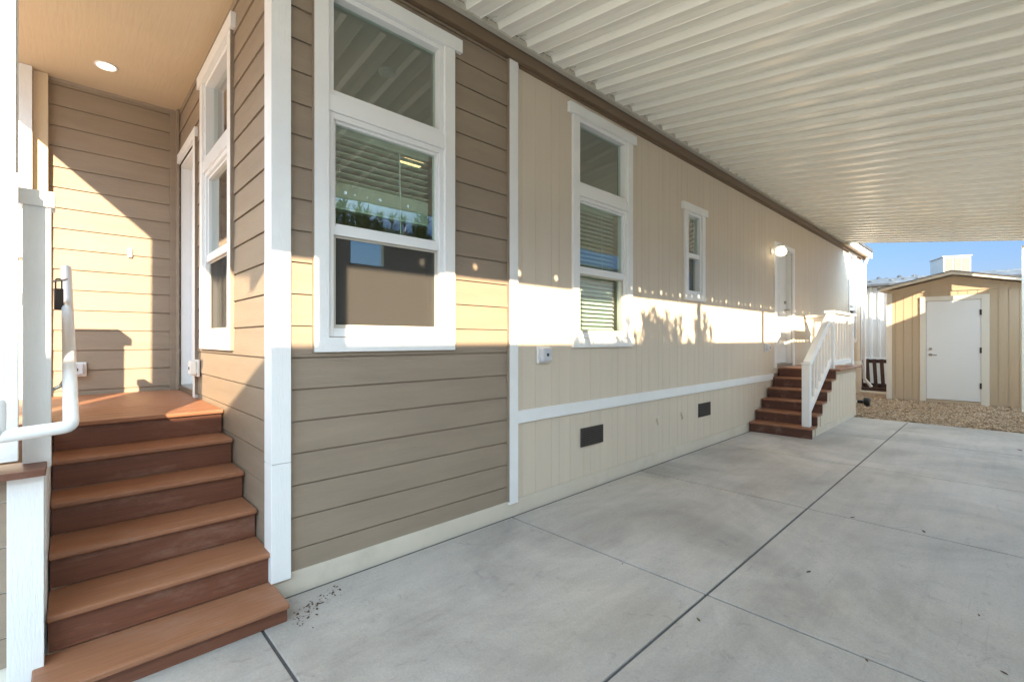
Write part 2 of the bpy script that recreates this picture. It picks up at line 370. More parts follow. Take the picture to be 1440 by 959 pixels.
def pebbles():
    mb = MB(); rnd = random.Random(3)
    base = [(0, 0, 1), (.9, 0, .1), (.25, .85, 0), (-.8, .5, .1), (-.7, -.55, 0), (.3, -.9, .1), (0, 0, -.8)]
    fc = [(0, 1, 2), (0, 2, 3), (0, 3, 4), (0, 4, 5), (0, 5, 1), (6, 2, 1), (6, 3, 2), (6, 4, 3), (6, 5, 4), (6, 1, 5)]
    for k in range(9500):
        x = 10.43 + 3.7 * rnd.random() ** 1.1; y = rnd.uniform(-1.2, 3.2)
        if y > 2.15 and x < 10.7: continue
        r = rnd.uniform(.010, .028); rot = Matrix.Rotation(rnd.uniform(0, 6.28), 3, 'Z') @ Matrix.Rotation(rnd.uniform(-.6, .6), 3, 'X')
        sx, sy, sz = r * rnd.uniform(.8, 1.5), r * rnd.uniform(.7, 1.2), r * rnd.uniform(.5, .9)
        mb.add([Vector((x, y, .003 + r * .3)) + rot @ Vector((p[0] * sx, p[1] * sy, p[2] * sz)) for p in base], fc)
    return mb
tag(pebbles().build('gravel_stones', M['gravel']), kind='stuff', label='loose tan crushed stones between slab and shed', cat='gravel')

# ------------------------------------------------------------------ the house
house = empty('manufactured_home', (.8, 2.72, 0), 'tan and cream manufactured home with white trimmed windows along the driveway', 'house')
YF = 2.72; XS = .815; YB = 5.66; XE = 15.85; DZ = .913; YR = 7.6
fy = FY(YF); fx = FX(XS); fb = FY(YB)
W_MAIN = [(1.10, 1.915, 1.42, 3.455), (3.415, 4.23, 1.42, 3.455), (5.575, 5.965, 1.985, 3.0), (14.38, 15.05, 1.42, 3.6)]
D_MAIN = (8.83, 9.745, .95, 3.00)
W_SIDE = (3.62, 4.435, 1.42, 3.455); D_SIDE = (4.80, 5.62, .94, 3.12)
# sheathing with real openings
sh = MB()
for a, b, c, d in tile(.815, XE, .1, 3.82, W_MAIN + [D_MAIN]): fbox(sh, fy, a, b, -.11, 0, c, d)
sh.build('front_wall', M['lap_x'], house)
sh = MB()
for a, b, c, d in tile(YF + .11, YR, .1, 3.82, [W_SIDE, D_SIDE]): fbox(sh, fx, a, b, -.11, 0, c, d)
sh.build('side_wall', M['lap_x'], house)
sh = MB()
for a, b, c, d in tile(.93, XE, .1, 3.82, [(3.47, 4.08, 2.70, 3.18)]): fbox(sh, FY(YR), a, b, -.11, 0, c, d)
sh.build('rear_wall', M['interior'], house)
MB().box(XE, XE + .1, YF - .002, YR + .1, .1, 3.82).build('end_wall', M['panel'], house)
MB().box(-3.2, .812, YB, YB + .1, .1, 3.9).build('porch_wall', M['lap_x'], house)
MB().box(.93, XE, YF + .112, YR - .002, .82, .90).build('interior_floor', M['interior_floor'], house)
MB().box(.93, XE, YF + .112, YR - .002, 3.62, 3.70).build('interior_ceiling', M['interior'], house)
for x in (4.95, 8.2, 11.5):
    MB().box(x, x + .1, YF + .112, YR - .002, .902, 3.618).build('partition', M['interior'], house)
# sidings
lap_wall(fy, .80, 2.5295, .122, 3.62, [W_MAIN[0]], phase=.055).box(2.524, 2.5294, YF - .0335, YF, .122, 3.62).build('front_lap_siding', M['lap_x'], house)
lap_wall(fx, 2.74, YB - .02, .122, 3.655, [W_SIDE, D_SIDE], phase=.055).build('side_lap_siding', M['lap_y'], house)
lap_wall(fb, -.19, .785, .80, 3.655, [], phase=.02).build('porch_lap_siding', M['lap_x'], house)
lap_wall(fb, -3.2, -.31, .80, 3.655, [], phase=.02).build('porch_lap_siding', M['lap_x'], house)
panel_wall(fy, 2.60, XE, .828, 3.72, W_MAIN[1:] + [D_MAIN], pattern=(.101, .152, .203)).build('panel_siding', M['panel'], house)
panel_wall(fy, 2.60, XE, .122, .728, [], pattern=(.101, .152, .203)).build('skirting_panel', M['panel'], house)
# trims
MB().box(2.60, 8.70, YF - .024, YF, .728, .828).build('belt_trim', M['trim'], house, bevel=.002)
MB().box(10.7, XE, YF - .024, YF, .728, .828).build('belt_trim', M['trim'], house, bevel=.002)
MB().box(2.53, 2.625, YF - .034, YF, .10, 3.62).build('vertical_trim', M['trim'], house, bevel=.002)
LP = [(.787, YF - .036), (.888, YF - .036), (.888, YF - .001), (.812, YF - .001), (.812, YF + .085), (.787, YF + .085)]
MB().prism(LP, .735, 3.655, 'z').build('corner_trim', M['trim'], house, bevel=.002)
MB().prism(LP, .10, .732, 'z').build('corner_trim', M['trim'], house, bevel=.002)
MB().prism([(.735, YB - .032), (.779, YB - .032), (.779, YB - .09), (.80, YB - .09), (.80, YB), (.735, YB)], DZ, 3.655, 'z').build('corner_trim', M['lap_x'], house, bevel=.002)
MB().box(-.205, -.115, YB - .075, YB, DZ, 3.655).build('porch_corner_post', M['ceiling'], house, bevel=.002)
MB().box(-.30, -.207, YB - .14, YB, DZ, 3.655).build('porch_corner_post', M['trim'], house, bevel=.002)
MB().box(.80, 7.70, YF - .012, YF, -.03, .120).box(7.70, XE, YF - .012, YF, -.03, .120).build('foundation', M['found'], house, bevel=.004)
MB().box(.80, .815, YF, 5.6, -.03, .12).build('foundation', M['found'], house)
MB().box(-.80, XE + .35, YF - .055, YF - .002, 3.625, 3.712).build('fascia', M['fascia'], house, bevel=.002)
MB().box(2.66, XE, YF - .02, YF - .002, 3.60, 3.624).build('frieze', M['fascia'], house)
# roof of the house (above the awning) and white rake / gutter at the far end
rf = MB()
rf.prism([(2.50, 3.90), (5.2, 4.42), (8.0, 3.90), (8.0, 3.825), (2.50, 3.825)], -.80, XE + .35, 'x')
rf.build('roof', M['roof_grey'], house)
MB().box(13.47, XE + .42, YF - .19, YF - .16, 3.66, 3.815).box(XE + .36, XE + .42, YF - .16, 5.2, 3.68, 3.84).build('gutter', M['trim'], house, bevel=.003)
MB().box(13.47, XE + .34, YF - .158, YF - .06, 3.69, 3.715).build('soffit', M['ceiling'], house)
MB().box(XE - .10, XE + .02, YF - .028, YF - .013, .83, 3.70).build('corner_trim', M['trim'], house, bevel=.002)
MB().tube([(XE + .06, YF - .14, 3.66), (XE + .03, YF - .08, 3.45), (XE + .03, YF - .07, .35), (XE + .10, YF - .22, .12)], .038, 10).build('downspout', M['vinyl'], house)
# porch ceiling
MB().box(-.80, .812, YF + .02, YB, 3.657, 3.70).build('porch_ceiling', M['ceiling'], house)
cq = MB()
cq.prism([(YB - .025, 3.657), (YB - .003, 3.657), (YB - .018, 3.632)], -.19, .78, 'x')
cq.build('ceiling_moulding', M['lap_x'], house)
# porch front: wall stub on the left with white corner board, header over the opening
MB().box(-.80, -.142, 2.655, 2.76, .935, 3.657).build('porch_column', M['stucco'], house)
MB().box(-.24, -.143, 2.620, 2.654, 2.045, 3.70).box(-.24, -.136, 2.612, 2.654, .935, 2.041).build('column_trim', M['trim'], house, bevel=.002)
MB().box(-.80, -.24, 2.62, 2.654, .935, 3.66).build('column_board', M['trim'], house)
MB().box(-3.2, .785, 2.66, 2.755, 3.46, 3.656).build('porch_header', M['lap_x'], house) if False else None
# porch knee wall below the column
kb = MB().box(-3.2, -.075, 2.70, 2.80, .0, .862); kb.build('porch_knee_wall', M['interior'], house)
lap_wall(FY(2.70), -3.2, -.165, .12, .862, [], phase=.055).build('knee_wall_siding', M['lap_x'], house)
MB().box(-.168, -.066, 2.645, 2.70, .05, .862).build('knee_wall_trim', M['trim'], house, bevel=.002)
MB().box(-3.2, -.066, 2.66, 2.70, -.03, .048).build('foundation', M['found'], house)
MB().box(-3.2, -.060, 2.600, 2.81, .866, .893).build('knee_wall_cap', M['riser'], house, bevel=.004)
MB().box(-.10, -.0625, 2.802, 5.6, 0, .86).build('stair_side_wall', M['trim'], house)

def window(F, u0, u1, z0, z1, kind, blinds, parent=house, label=None, screen=True):
    """u0..u1, z0..z1 = rough opening. transom windows have a fixed pane over a hung pair"""
    cs = MB()
    fbox(cs, F, u0 - .085, u0, 0, .032, z0 - .005, z1 + .0); fbox(cs, F, u1, u1 + .085, 0, .032, z0 - .005, z1 + .0)
    fbox(cs, F, u0 - .085, u1 + .085, 0, .034, z0 - .09, z0 - .005)
    fbox(cs, F, u0 - .145, u1 + .145, 0, .042, z1, z1 + .092)
    o = cs.build('window', M['trim'], parent, bevel=.002)
    if label: o['label'] = label
    fr = MB(); t = .034
    def ring(a, b, c, d, n0, n1, t=t, tb=None):
        tb = tb or t
        fbox(fr, F, a, a + t, n0, n1, c, d); fbox(fr, F, b - t, b, n0, n1, c, d)
        fbox(fr, F, a + t, b - t, n0, n1, c, c + tb); fbox(fr, F, a + t, b - t, n0, n1, d - t, d)
    gl = MB(); H = z1 - z0
    if kind == 'transom':
        zt = z1 - .62
        ring(u0, u1, zt - .005, z1, -.075, .012)
        fbox(fr, F, u0 - .0, u1 + .0, -.075, .026, zt - .10, zt - .006)
        zm = zt - .10 - .665
        ring(u0, u1, z0, zt - .101, -.085, .012)
        ring(u0 + .034, u1 - .034, zm, zt - .136, -.05, -.006, t=.018)
        fbox(fr, F, u0 + .034, u1 - .034, -.055, .004, zm - .05, zm)
        fbox(fr, F, u0 + .034, u1 - .034, -.08, -.004, z0 + .034, z0 + .05)
        fr.build('frame', M['vinyl'], o, bevel=.002)
        sheet(gl, F, u0 + .03, u1 - .03, -.046, zt + .02, z1 - .03)
        sheet(gl, F, u0 + .045, u1 - .045, -.028, zm - .01, zt - .15)
        sheet(gl, F, u0 + .03, u1 - .03, -.068, z0 + .04, zm - .045)
        gl.build('glass', M['glass'], o)
        if screen: sc = MB(); fbox(sc, F, u0 + .05, u1 - .05, -.024, -.022, z0 + .055, zm - .05); sc.build('insect_screen', M['screen'], o)
        sf = MB(); a, b, c2, d = u0 + .036, u1 - .036, z0 + .051, zm - .052
        for q in ((a, a + .02, c2, d), (b - .02, b, c2, d), (a + .02, b - .02, c2, c2 + .02), (a + .02, b - .02, d - .012, d)): fbox(sf, F, q[0], q[1], -.028, -.014, q[2], q[3])
        sf.build('screen_frame', M['rail'], o)
        top = zt - .13
    else:
        zm = (z0 + z1) / 2 - .02
        ring(u0, u1, z0, z1, -.08, .012)
        fbox(fr, F, u0 + .034, u1 - .034, -.05, .004, zm - .04, zm + .02)
        fr.build('frame', M['vinyl'], o, bevel=.002)
        sheet(gl, F, u0 + .03, u1 - .03, -.028, zm + .0, z1 - .03); sheet(gl, F, u0 + .03, u1 - .03, -.056, z0 + .03, zm - .002)
        gl.build('glass', M['glass'], o); top = z1 - .03
    if blinds:
        bl = MB(); z = top; b0, b1 = blinds
        zb = z0 + .06 if b1 is None else b1
        fbox(bl, F, u0 + .04, u1 - .04, -.165, -.12, top - .03, top + .02)
        z = top - .06; rr = random.Random(5)
        while z > zb:
            if b0 == 'open': p = [(-.165, 0), (-.120, .004)]
            else: p = [(-.118, -.010), (-.146, .016)]
            (n0, d0), (n1, d1) = p
            vs = [F(u0 + .045, n0, z + d0), F(u1 - .045, n0, z + d0), F(u1 - .045, n1, z + d1), F(u0 + .045, n1, z + d1)]
            vs += [(x, y, zz + .003) for x, y, zz in vs]
            bl.add(vs, [(0, 1, 2, 3), (4, 5, 6, 7), (0, 1, 5, 4), (1, 2, 6, 5), (2, 3, 7, 6), (3, 0, 4, 7)])
            z -= .042
        if b0 == 'open':
            for k in range(22):
                fbox(bl, F, u0 + .045, u1 - .045, -.168 + .002 * (k % 2), -.118, z + .02 - k * .0068, z + .0248 - k * .0068)
            fbox(bl, F, u0 + .045, u1 - .045, -.17, -.116, z + .02 - 23.5 * .0068, z + .02 - 21.5 * .0068)
        for f in (.18, .82):
            uu = u0 + (u1 - u0) * f; fbox(bl, F, uu - .001, uu + .001, -.171, -.169, zb, top)
        bl.build('blinds', M['blind'], o)
        wd = MB(); uu = u0 + (u1 - u0) * .66; wd.tube([F(uu, -.11, top - .04), F(uu + .01, -.108, top - .72)], .004, 6); wd.build('tilt_wand', M['vinyl'], o)
    # interior jamb liner
    j = MB(); fbox(j, F, u0 - .01, u0, -.112, -.0, z0, z1)
    return o
window(fy, *W_MAIN[0], 'transom', ('open', 2.38))
window(fy, *W_MAIN[1], 'transom', ('closed', None), screen=False)
window(fy, *W_MAIN[2], 'hung', ('closed', 2.5))
window(fy, *W_MAIN[3], 'transom', None)
window(fx, *W_SIDE, 'transom', None)

def door(F, u0, u1, z0, z1, knob_u, casing=.085):
    c = MB(); fbox(c, F, u0 - casing, u0, 0, .034, z0 - .03, z1 + casing); fbox(c, F, u1, u1 + casing, 0, .034, z0 - .03, z1 + casing)
    fbox(c, F, u0, u1, 0, .034, z1, z1 + casing)
    fbox(c, F, u0 + .001, u0 + .03, -.13, 0, z0, z1); fbox(c, F, u1 - .03, u1 - .001, -.13, 0, z0, z1); fbox(c, F, u0 + .03, u1 - .03, -.13, 0, z1 - .03, z1)
    o = c.build('door', M['trim'], house, bevel=.002)
    s = MB(); fbox(s, F, u0 + .032, u1 - .032, -.125, -.082, z0 + .03, z1 - .032)
    w_ = (u1 - u0 - .064)
    for (a, b) in ((.12, .46), (.54, .88)):
        for (p, q) in ((.06, .30), (.34, .62), (.66, .93)):
            fbox(s, F, u0 + .032 + w_ * a, u0 + .032 + w_ * b, -.083, -.077, z0 + (z1 - z0) * p, z0 + (z1 - z0) * q)
    s.build('slab', M['door'], o, bevel=.003)
    t = MB(); fbox(t, F, u0 + .03, u1 - .03, -.13, .02, z0 - .015, z0 + .022); t.build('threshold', M['nickel'], o)
    k = MB(); p = F(knob_u, -.08, z0 + 1.0); q = F(knob_u, -.02, z0 + 1.0); k.tube([p, q], .012, 10); k.tube([q, F(knob_u + .1, -.02, z0 + 1.0)], .010, 8)
    p = F(knob_u, -.08, z0 + 1.14); q = F(knob_u, -.055, z0 + 1.14); k.build('handle', M['nickel'], o)
    MB().tube([p, q], .028, 14).build('deadbolt', M['nickel'], o)
    return o
door(fy, *D_MAIN, 9.62)
door(fx, *D_SIDE, 4.92)
# skirting vents and pipe caps
for x in (3.455, 5.885):
    v = MB(); v.box(x, x + .345, YF - .020, YF - .010, .405, .578)
    o = v.build('skirting_vent', M['vent'], house)
    s = MB()
    for k in range(8): s.box(x + .012, x + .333, YF - .026, YF - .021, .418 + k * .0195, .427 + k * .0195)
    s.build('louvre', M['dark_metal'], o)
for x in (4.86, 5.44):
    MB().lathe((x, YF - .03, .50), [(.001, -.0), (.03, .0), (.034, .006), (.034, .022)], 'y', 18).box(x - .012, x + .012, YF - .028, YF - .01, .44, .47).build('pipe_cap', M['panel'], house)

# ------------------------------------------------------------------ small fittings on the walls
def outlet(loc, n_axis, label, s=1.0, mt='grey_plastic'):
    t = empty('outlet_box', loc, label, 'outlet box'); x, y, z = loc
    def B(mb, u0, u1, n0, n1, z0, z1):
        if n_axis == 'y': mb.box(x + u0 * s, x + u1 * s, y - n1 * s, y - n0 * s, z + z0 * s, z + z1 * s)
        else: mb.box(x - n1 * s, x - n0 * s, y + u0 * s, y + u1 * s, z + z0 * s, z + z1 * s)
    b = MB(); B(b, -.075, .075, 0, .016, -.07, .07); b.build('back_plate', M['vinyl'], t, bevel=.003)
    b = MB(); B(b, -.055, .055, .016, .062, -.055, .062); b.build('cover', M[mt], t, bevel=.012)
    b = MB(); B(b, -.012, .012, .062, .066, -.012, .012); b.build('latch', M['black_plastic'], t)
    return t
outlet((2.935, YF - .011, 1.275), 'y', 'grey weatherproof outlet box right of the white trim board, below the sunlit band')
outlet((8.36, YF - .011, 1.275), 'y', 'small grey outlet box just left of the far stairs')
outlet((XS - .018, 4.66, 1.165), 'x', 'white outlet box beside the porch door, under the narrow side window', 1.0, 'vinyl')
outlet((.06, YB - .018, 1.14), 'y', 'grey outlet box low on the porch back wall behind the handrail', .9)
t = empty('door_bell', (.43, YB - .018, 2.22), 'small white rectangular chime on the sunlit porch back wall', 'door bell')
MB().box(.41, .445, YB - .034, YB - .012, 2.17, 2.26).build('cover', M['vinyl'], t, bevel=.008)
t = empty('recessed_light', (.235, 5.10, 3.657), 'lit round recessed lamp in the tan porch ceiling', 'ceiling light')
MB().lathe((.235, 5.10, 3.650), [(.075, .007), (.078, .002), (.071, -.002), (.062, .001)], 'z', 32).build('ring', M['vinyl'], t, smooth=True)
MB().lathe((.235, 5.10, 3.646), [(.061, .006), (.060, -.001), (.03, -.004)], 'z', 32).build('lens', M['can'], t, smooth=True)
t = empty('wall_light', (8.62, YF - .012, 2.87), 'lit round white globe wall light beside the far door', 'wall light')
MB().lathe((8.62, YF - .035, 2.90), [(.06, .024), (.06, .008), (.045, 0)], 'y', 20).build('back_plate', M['vinyl'], t)
MB().lathe((8.62, YF - .16, 2.78), [(.02, .012), (.055, .024), (.080, .055), (.087, .09), (.080, .125), (.055, .158), (.045, .172)], 'z', 24).build('globe', M['globe'], t, smooth=True)
MB().lathe((8.62, YF - .16, 2.952), [(.05, -.004), (.062, .004), (.058, .03), (.02, .04)], 'z', 20).tube([(8.62, YF - .16, 2.975), (8.62, YF - .03, 2.92)], .010, 8).build('fitter', M['vinyl'], t)
t = empty('ceiling_lamp', (3.0, 4.9, 3.62), 'glowing amber bowl lamp inside the room behind the large front window', 'ceiling lamp')
MB().lathe((3.0, 4.9, 3.47), [(.01, 0), (.09, .012), (.13, .04), (.145, .07)], 'z', 24).build('bowl', M['bowl'], t, smooth=True)
MB().lathe((3.0, 4.9, 3.54), [(.15, 0), (.15, .012), (.06, .03), (.05, .078)], 'z', 24).build('canopy', M['nickel'], t)
t = empty('smoke_detector', (1.92, 3.52, 3.62), 'round white smoke alarm on the ceiling behind the top pane', 'smoke alarm')
MB().lathe((1.92, 3.52, 3.585), [(.04, 0), (.065, .01), (.07, .034)], 'z', 20).build('case', M['vinyl'], t)

# ------------------------------------------------------------------ porch stairs and deck
st = empty('porch_stairs', (.37, 2.42, 0), 'brown composite steps with six treads climbing into the porch', 'stairs')
X0, X1 = -.060, .797
nose = [2.435, 2.705, 2.975, 3.245, 3.515]; top = [.098, .261, .424, .587, .750]
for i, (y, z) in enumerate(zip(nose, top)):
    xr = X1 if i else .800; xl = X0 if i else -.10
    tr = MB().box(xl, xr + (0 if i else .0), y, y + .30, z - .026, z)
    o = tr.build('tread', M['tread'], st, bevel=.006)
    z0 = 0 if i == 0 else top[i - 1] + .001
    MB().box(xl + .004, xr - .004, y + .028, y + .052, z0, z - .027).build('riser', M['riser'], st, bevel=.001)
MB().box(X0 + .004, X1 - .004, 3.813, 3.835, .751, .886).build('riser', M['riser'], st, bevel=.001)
dk = empty('porch_deck', (-.5, 4.6, .88), 'brown composite deck boards of the porch landing', 'deck')
y = 3.785; k = 0
db = MB()
while y < YB - .035:
    db.box(-3.1 if k > 0 else X0, .798, y, min(y + .137, YB - .033), DZ - .026, DZ); y += .141; k += 1
db.build('boards', M['tread'], dk, bevel=.004)
MB().box(-3.1, .795, 3.86, YB - .05, .78, DZ - .028).build('joists', M['riser'], dk)

# white half-height post beside the stairs and the porch guard behind it
gp = empty('porch_guard', (-.09, 2.85, .9), 'white half height post and guard panel left of the porch steps', 'guard rail')
MB().box(-.132, -.048, 2.765, 2.855, .866, 1.955).build('post', M['trim'], gp, bevel=.002)
MB().box(-.142, -.036, 2.752, 2.868, 1.955, 2.02).build('post_cap', M['trim'], gp, bevel=.003)
MB().box(-.128, -.092, 2.87, 4.36, .935, .955).box(-.128, -.092, 2.87, 4.36, .964, .985).box(-.128, -.092, 2.87, 4.36, .995, 1.545).build('panel', M['trim'], gp)
MB().box(-.140, -.080, 2.87, 4.36, 1.547, 1.60).build('top_rail', M['trim'], gp)
MB().box(-.50, -.23, 4.362, 4.50, DZ + .001, 1.93).build('end_post', M['trim'], gp)
MB().box(-.54, -.19, 4.33, 4.53, 1.93, 1.995).build('end_post_cap', M['trim'], gp)

# handrail: one bent white pipe
hr = empty('handrail', (0, 2.42, 1.08), 'white bent pipe handrail at the left of the porch steps', 'handrail')
def bend(path, r=.035, n=5):
    out = [Vector(path[0])]
    for a, b, c in zip(path, path[1:], path[2:]):
        a, b, c = Vector(a), Vector(b), Vector(c); p = b + (a - b).normalized() * r; q = b + (c - b).normalized() * r
        for i in range(n + 1):
            s = i / n; out.append((1 - s) ** 2 * p + 2 * s * (1 - s) * b + s * s * q)
    out.append(Vector(path[-1])); return out
rail_path = bend([(-.002, 3.86, 1.825), (.012, 2.42, 1.075), (-.42, 2.42, 1.045)], .03)
MB().tube(rail_path, .0235, 18).build('pipe', M['white_pipe'], hr, smooth=True)
MB().tube([(-.180, 2.415, 1.065), (-.178, 2.42, 1.10), (-.178, 2.425, 1.175), (-.178, 2.426, 1.187), (-.178, 2.427, 1.194)], [.023, .024, .024, .019, .008], 18).build('upright', M['white_pipe'], hr, smooth=True)
for yy, zz in ((2.80, 1.262),):
    MB().box(-.052, -.044, yy - .02, yy + .02, zz - .10, zz - .03).tube([(-.046, yy, zz - .075), (-.02, yy, zz - .06), (-.0, yy, zz - .02)], .007, 8).build('bracket', M['nickel'], hr)
lk = empty('lock_box', (-.03, 3.4, 1.60), 'dark brown key lock box hanging by the top of the handrail', 'lock box')
MB().box(-.048, -.012, 3.35, 3.38, 1.555, 1.665).build('body', M['dark_metal'], lk, bevel=.005)
MB().tube(bend([(-.042, 3.365, 1.66), (-.042, 3.365, 1.715), (-.019, 3.365, 1.715), (-.019, 3.365, 1.66)], .010, 4), .0035, 8).build('shackle', M['dark_metal'], lk)
MB().tube([(-.055, 3.365, 1.700), (-.005, 3.365, 1.712), (.0, 3.40, 1.72)], .005, 8).build('hook', M['nickel'], lk)

# ------------------------------------------------------------------ far stairs with railing
fs = empty('side_stairs', (8.6, 2.3, 0), 'brown steps with cream side wall and white railing at the far door', 'stairs')
ft = [(7.575, .150), (7.845, .305), (8.115, .461), (8.385, .616), (8.655, .772)]
YW = 1.86
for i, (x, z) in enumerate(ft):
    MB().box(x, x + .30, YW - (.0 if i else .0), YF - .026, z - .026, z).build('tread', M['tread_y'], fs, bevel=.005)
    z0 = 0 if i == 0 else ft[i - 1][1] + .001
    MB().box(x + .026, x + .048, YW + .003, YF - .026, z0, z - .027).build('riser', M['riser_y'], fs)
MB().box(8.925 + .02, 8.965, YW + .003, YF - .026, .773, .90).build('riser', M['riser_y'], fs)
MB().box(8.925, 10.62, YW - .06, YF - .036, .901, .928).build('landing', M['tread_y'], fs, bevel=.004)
kw = MB()
prof = [(7.66, 0)]
for i, (x, z) in enumerate(ft):
    pass
poly = [(7.63, .0), (10.55, 0), (10.55, .899), (8.98, .899), (8.98, .745), (8.71, .745), (8.71, .588), (8.44, .588), (8.44, .433), (8.17, .433), (8.17, .277), (7.90, .277), (7.90, .122), (7.63, .122)]
kw.prism(poly, YW + .045, YW + .11, 'y')
kw.build('side_wall', M['panel'], fs)
MB().box(7.92, 10.56, YW + .03, YW + .044, .0, .10).build('base_board', M['found'], fs)
sp = MB(); x = 8.75
while x < 10.5:
    zt = .899 if x > 8.98 else .74
    sp.box(x, x + .195, YW + .034, YW + .044, .102, zt - .004); x += .203
sp.box(8.20, 8.74, YW + .034, YW + .044, .102, .43).build('side_panel', M['panel'], fs)
MB().box(10.56, 10.60, YW + .03, YF - .03, 0, .899).build('end_wall', M['panel'], fs)
rl = MB()
ya, yb = YW - .03, YW + .06
ym = 1.965
rl.bar((7.74, ym, 1.07), (9.10, ym, 1.855), .085, .04); top_rail = rl.build('railing', M['trim'], fs, bevel=.003)
MB().bar((7.80, ym, .99), (9.08, ym, 1.73), .03, .075).build('upper_rail', M['trim'], top_rail)
MB().bar((7.80, ym, .335), (9.05, ym, 1.06), .045, .085).build('lower_rail', M['trim'], top_rail, bevel=.003)
MB().box(7.69, 7.79, ym - .05, ym + .05, .151, 1.05).build('newel_post', M['trim'], top_rail, bevel=.003)
MB().box(7.675, 7.805, ym - .065, ym + .065, 1.05, 1.065).build('newel_trim', M['trim'], top_rail, bevel=.003)
MB().box(9.06, 9.16, ym - .05, ym + .05, .929, 1.84).build('newel_post', M['trim'], top_rail, bevel=.003)
MB().box(10.46, 10.56, ym - .05, ym + .05, .929, 1.84).build('newel_post', M['trim'], top_rail, bevel=.003)
MB().box(9.00, 10.62, ym - .07, ym + .07, 1.84, 1.88).build('level_cap', M['trim'], top_rail, bevel=.003)
MB().box(9.16, 10.46, ym - .015, ym + .015, 1.745, 1.825).build('upper_rail', M['trim'], top_rail)
MB().box(9.16, 10.46, ym - .025, ym + .025, .975, 1.06).build('lower_rail', M['trim'], top_rail, bevel=.003)
nb = 7
for k in range(nb):
    x = 7.80 + (k + .7) * (1.26 / nb); s = (1.73 - .99) / 1.28
    z0 = .335 + (x - 7.80) * .58 + .04; z1 = .99 + (x - 7.80) * s - .03
    MB().box(x - .016, x + .016, ym - .016, ym + .016, z0, z1).build('baluster', M['trim'], top_rail)
for k in range(6):
    x = 9.27 + k * .2
    MB().box(x - .016, x + .016, ym - .016, ym + .016, 1.06, 1.745).build('baluster', M['trim'], top_rail)
# rail along the far end of the landing, back to the wall
MB().box(10.47, 10.58, ym + .06, YF - .04, 1.84, 1.88).build('level_cap', M['trim'], top_rail, bevel=.003)
MB().box(10.51, 10.54, ym + .06, YF - .04, 1.745, 1.825).build('upper_rail', M['trim'], top_rail)
MB().box(10.50, 10.55, ym + .06, YF - .04, .975, 1.06).build('lower_rail', M['trim'], top_rail)
for k in range(4):
    y = 2.12 + k * .145
    MB().box(10.506, 10.544, y - .019, y + .019, 1.06, 1.745).build('baluster', M['trim'], top_rail)

# irrigation stand beyond the stairs
ir = empty('irrigation_valve', (12.3, 2.24, 0), 'black irrigation valve and elbow on the gravel beyond the far stairs', 'valve')
MB().tube([(12.15, 2.26, 0), (12.15, 2.26, .42)], .018, 10).tube([(12.15, 2.26, .40), (12.15, 2.45, .42)], .014, 8).build('pipe', M['pipe_green'], ir)
MB().tube([(12.15, 2.26, .10), (12.15, 2.02, .10)], .022, 10).build('elbow', M['vinyl'], ir)
MB().tube([(12.15, 2.14, .10), (12.15, 2.0, .10)], .036, 12).lathe((12.15, 1.93, .115), [(.07, 0), (.085, .02), (.085, .09), (.05, .11)], 'y', 20).box(12.1, 12.2, 1.93, 2.0, .0, .06).build('cap', M['black_plastic'], ir)
MB().lathe((12.15, 2.18, .30), [(.03, 0), (.05, .02), (.05, .07), (.03, .09)], 'y', 16).build('knob', M['black_plastic'], ir)

# ------------------------------------------------------------------ awning over the driveway
aw = empty('carport_awning', (6, -.27, 0), 'ivory ribbed aluminium awning roof covering the driveway', 'carport')
XA0, XA1 = -.855, 13.55; YI, YO = 2.625, -.30; ZI = 3.770; S = .13
def az(y): return ZI - S * (YI - y)
prof = []
P = .305; x = XA0
one = [(0, 0), (.012, -.002), (.150, -.002), (.160, 0), (.172, -.010), (.184, -.042), (.196, -.050), (.226, -.052), (.240, -.046), (.252, -.052), (.282, -.050), (.294, -.042), (.304, -.008)]
one = [(0, 0), (.008, .003), (.016, 0), (.066, .001), (.122, 0), (.130, .003), (.138, .0), (.147, -.030), (.150, -.040), (.155, -.045), (.161, -.041), (.215, -.037), (.275, -.041), (.281, -.045), (.286, -.040), (.290, -.030)]
while x < XA1:
    prof += [(x + a, b) for a, b in one if x + a <= XA1]; x += P
pn = MB(); n = len(prof)
for y in (YI - .004, YO):
    for off in (0, .004): pn.v += [(px, y, az(y) + pz + off) for px, pz in prof]
for i in range(n - 1):
    pn.f += [(i, i + 1, 2 * n + i + 1, 2 * n + i), (n + i, n + i + 1, 3 * n + i + 1, 3 * n + i), (i, i + 1, n + i + 1, n + i), (2 * n + i, 2 * n + i + 1, 3 * n + i + 1, 3 * n + i)]
pn.build('roof_pan', M['alu'], aw)
MB().box(XA0, XA1, YI - .01, YF - .057, 3.716, 3.724).box(XA0, XA1, YI - .014, YI - .0105, 3.712, 3.757).build('hanger_rail', M['rail'], aw)
MB().box(XA0, XA1, YI + .012, YI + .03, 3.725, 3.80).build('closure_strip', M['fascia'], aw)
hk = None
x = XA0 + .04; i = 0
while x < XA1 - .1:
    if hk is None:
        h = MB(); h.tube(bend([(x, YI - .010, 3.722), (x + .010, YI - .016, 3.752), (x + .030, YI - .055, 3.764), (x + .04, YI - .075, 3.757)], .010, 3), .0048, 6)
        hk = h.build('hanger_hook', M['steel_hook'], aw); xh = x
    else:
        c = hk.copy(); COL.objects.link(c); c.parent = aw; c.location = (x - xh, 0, 0)
    x += .1525; i += 1
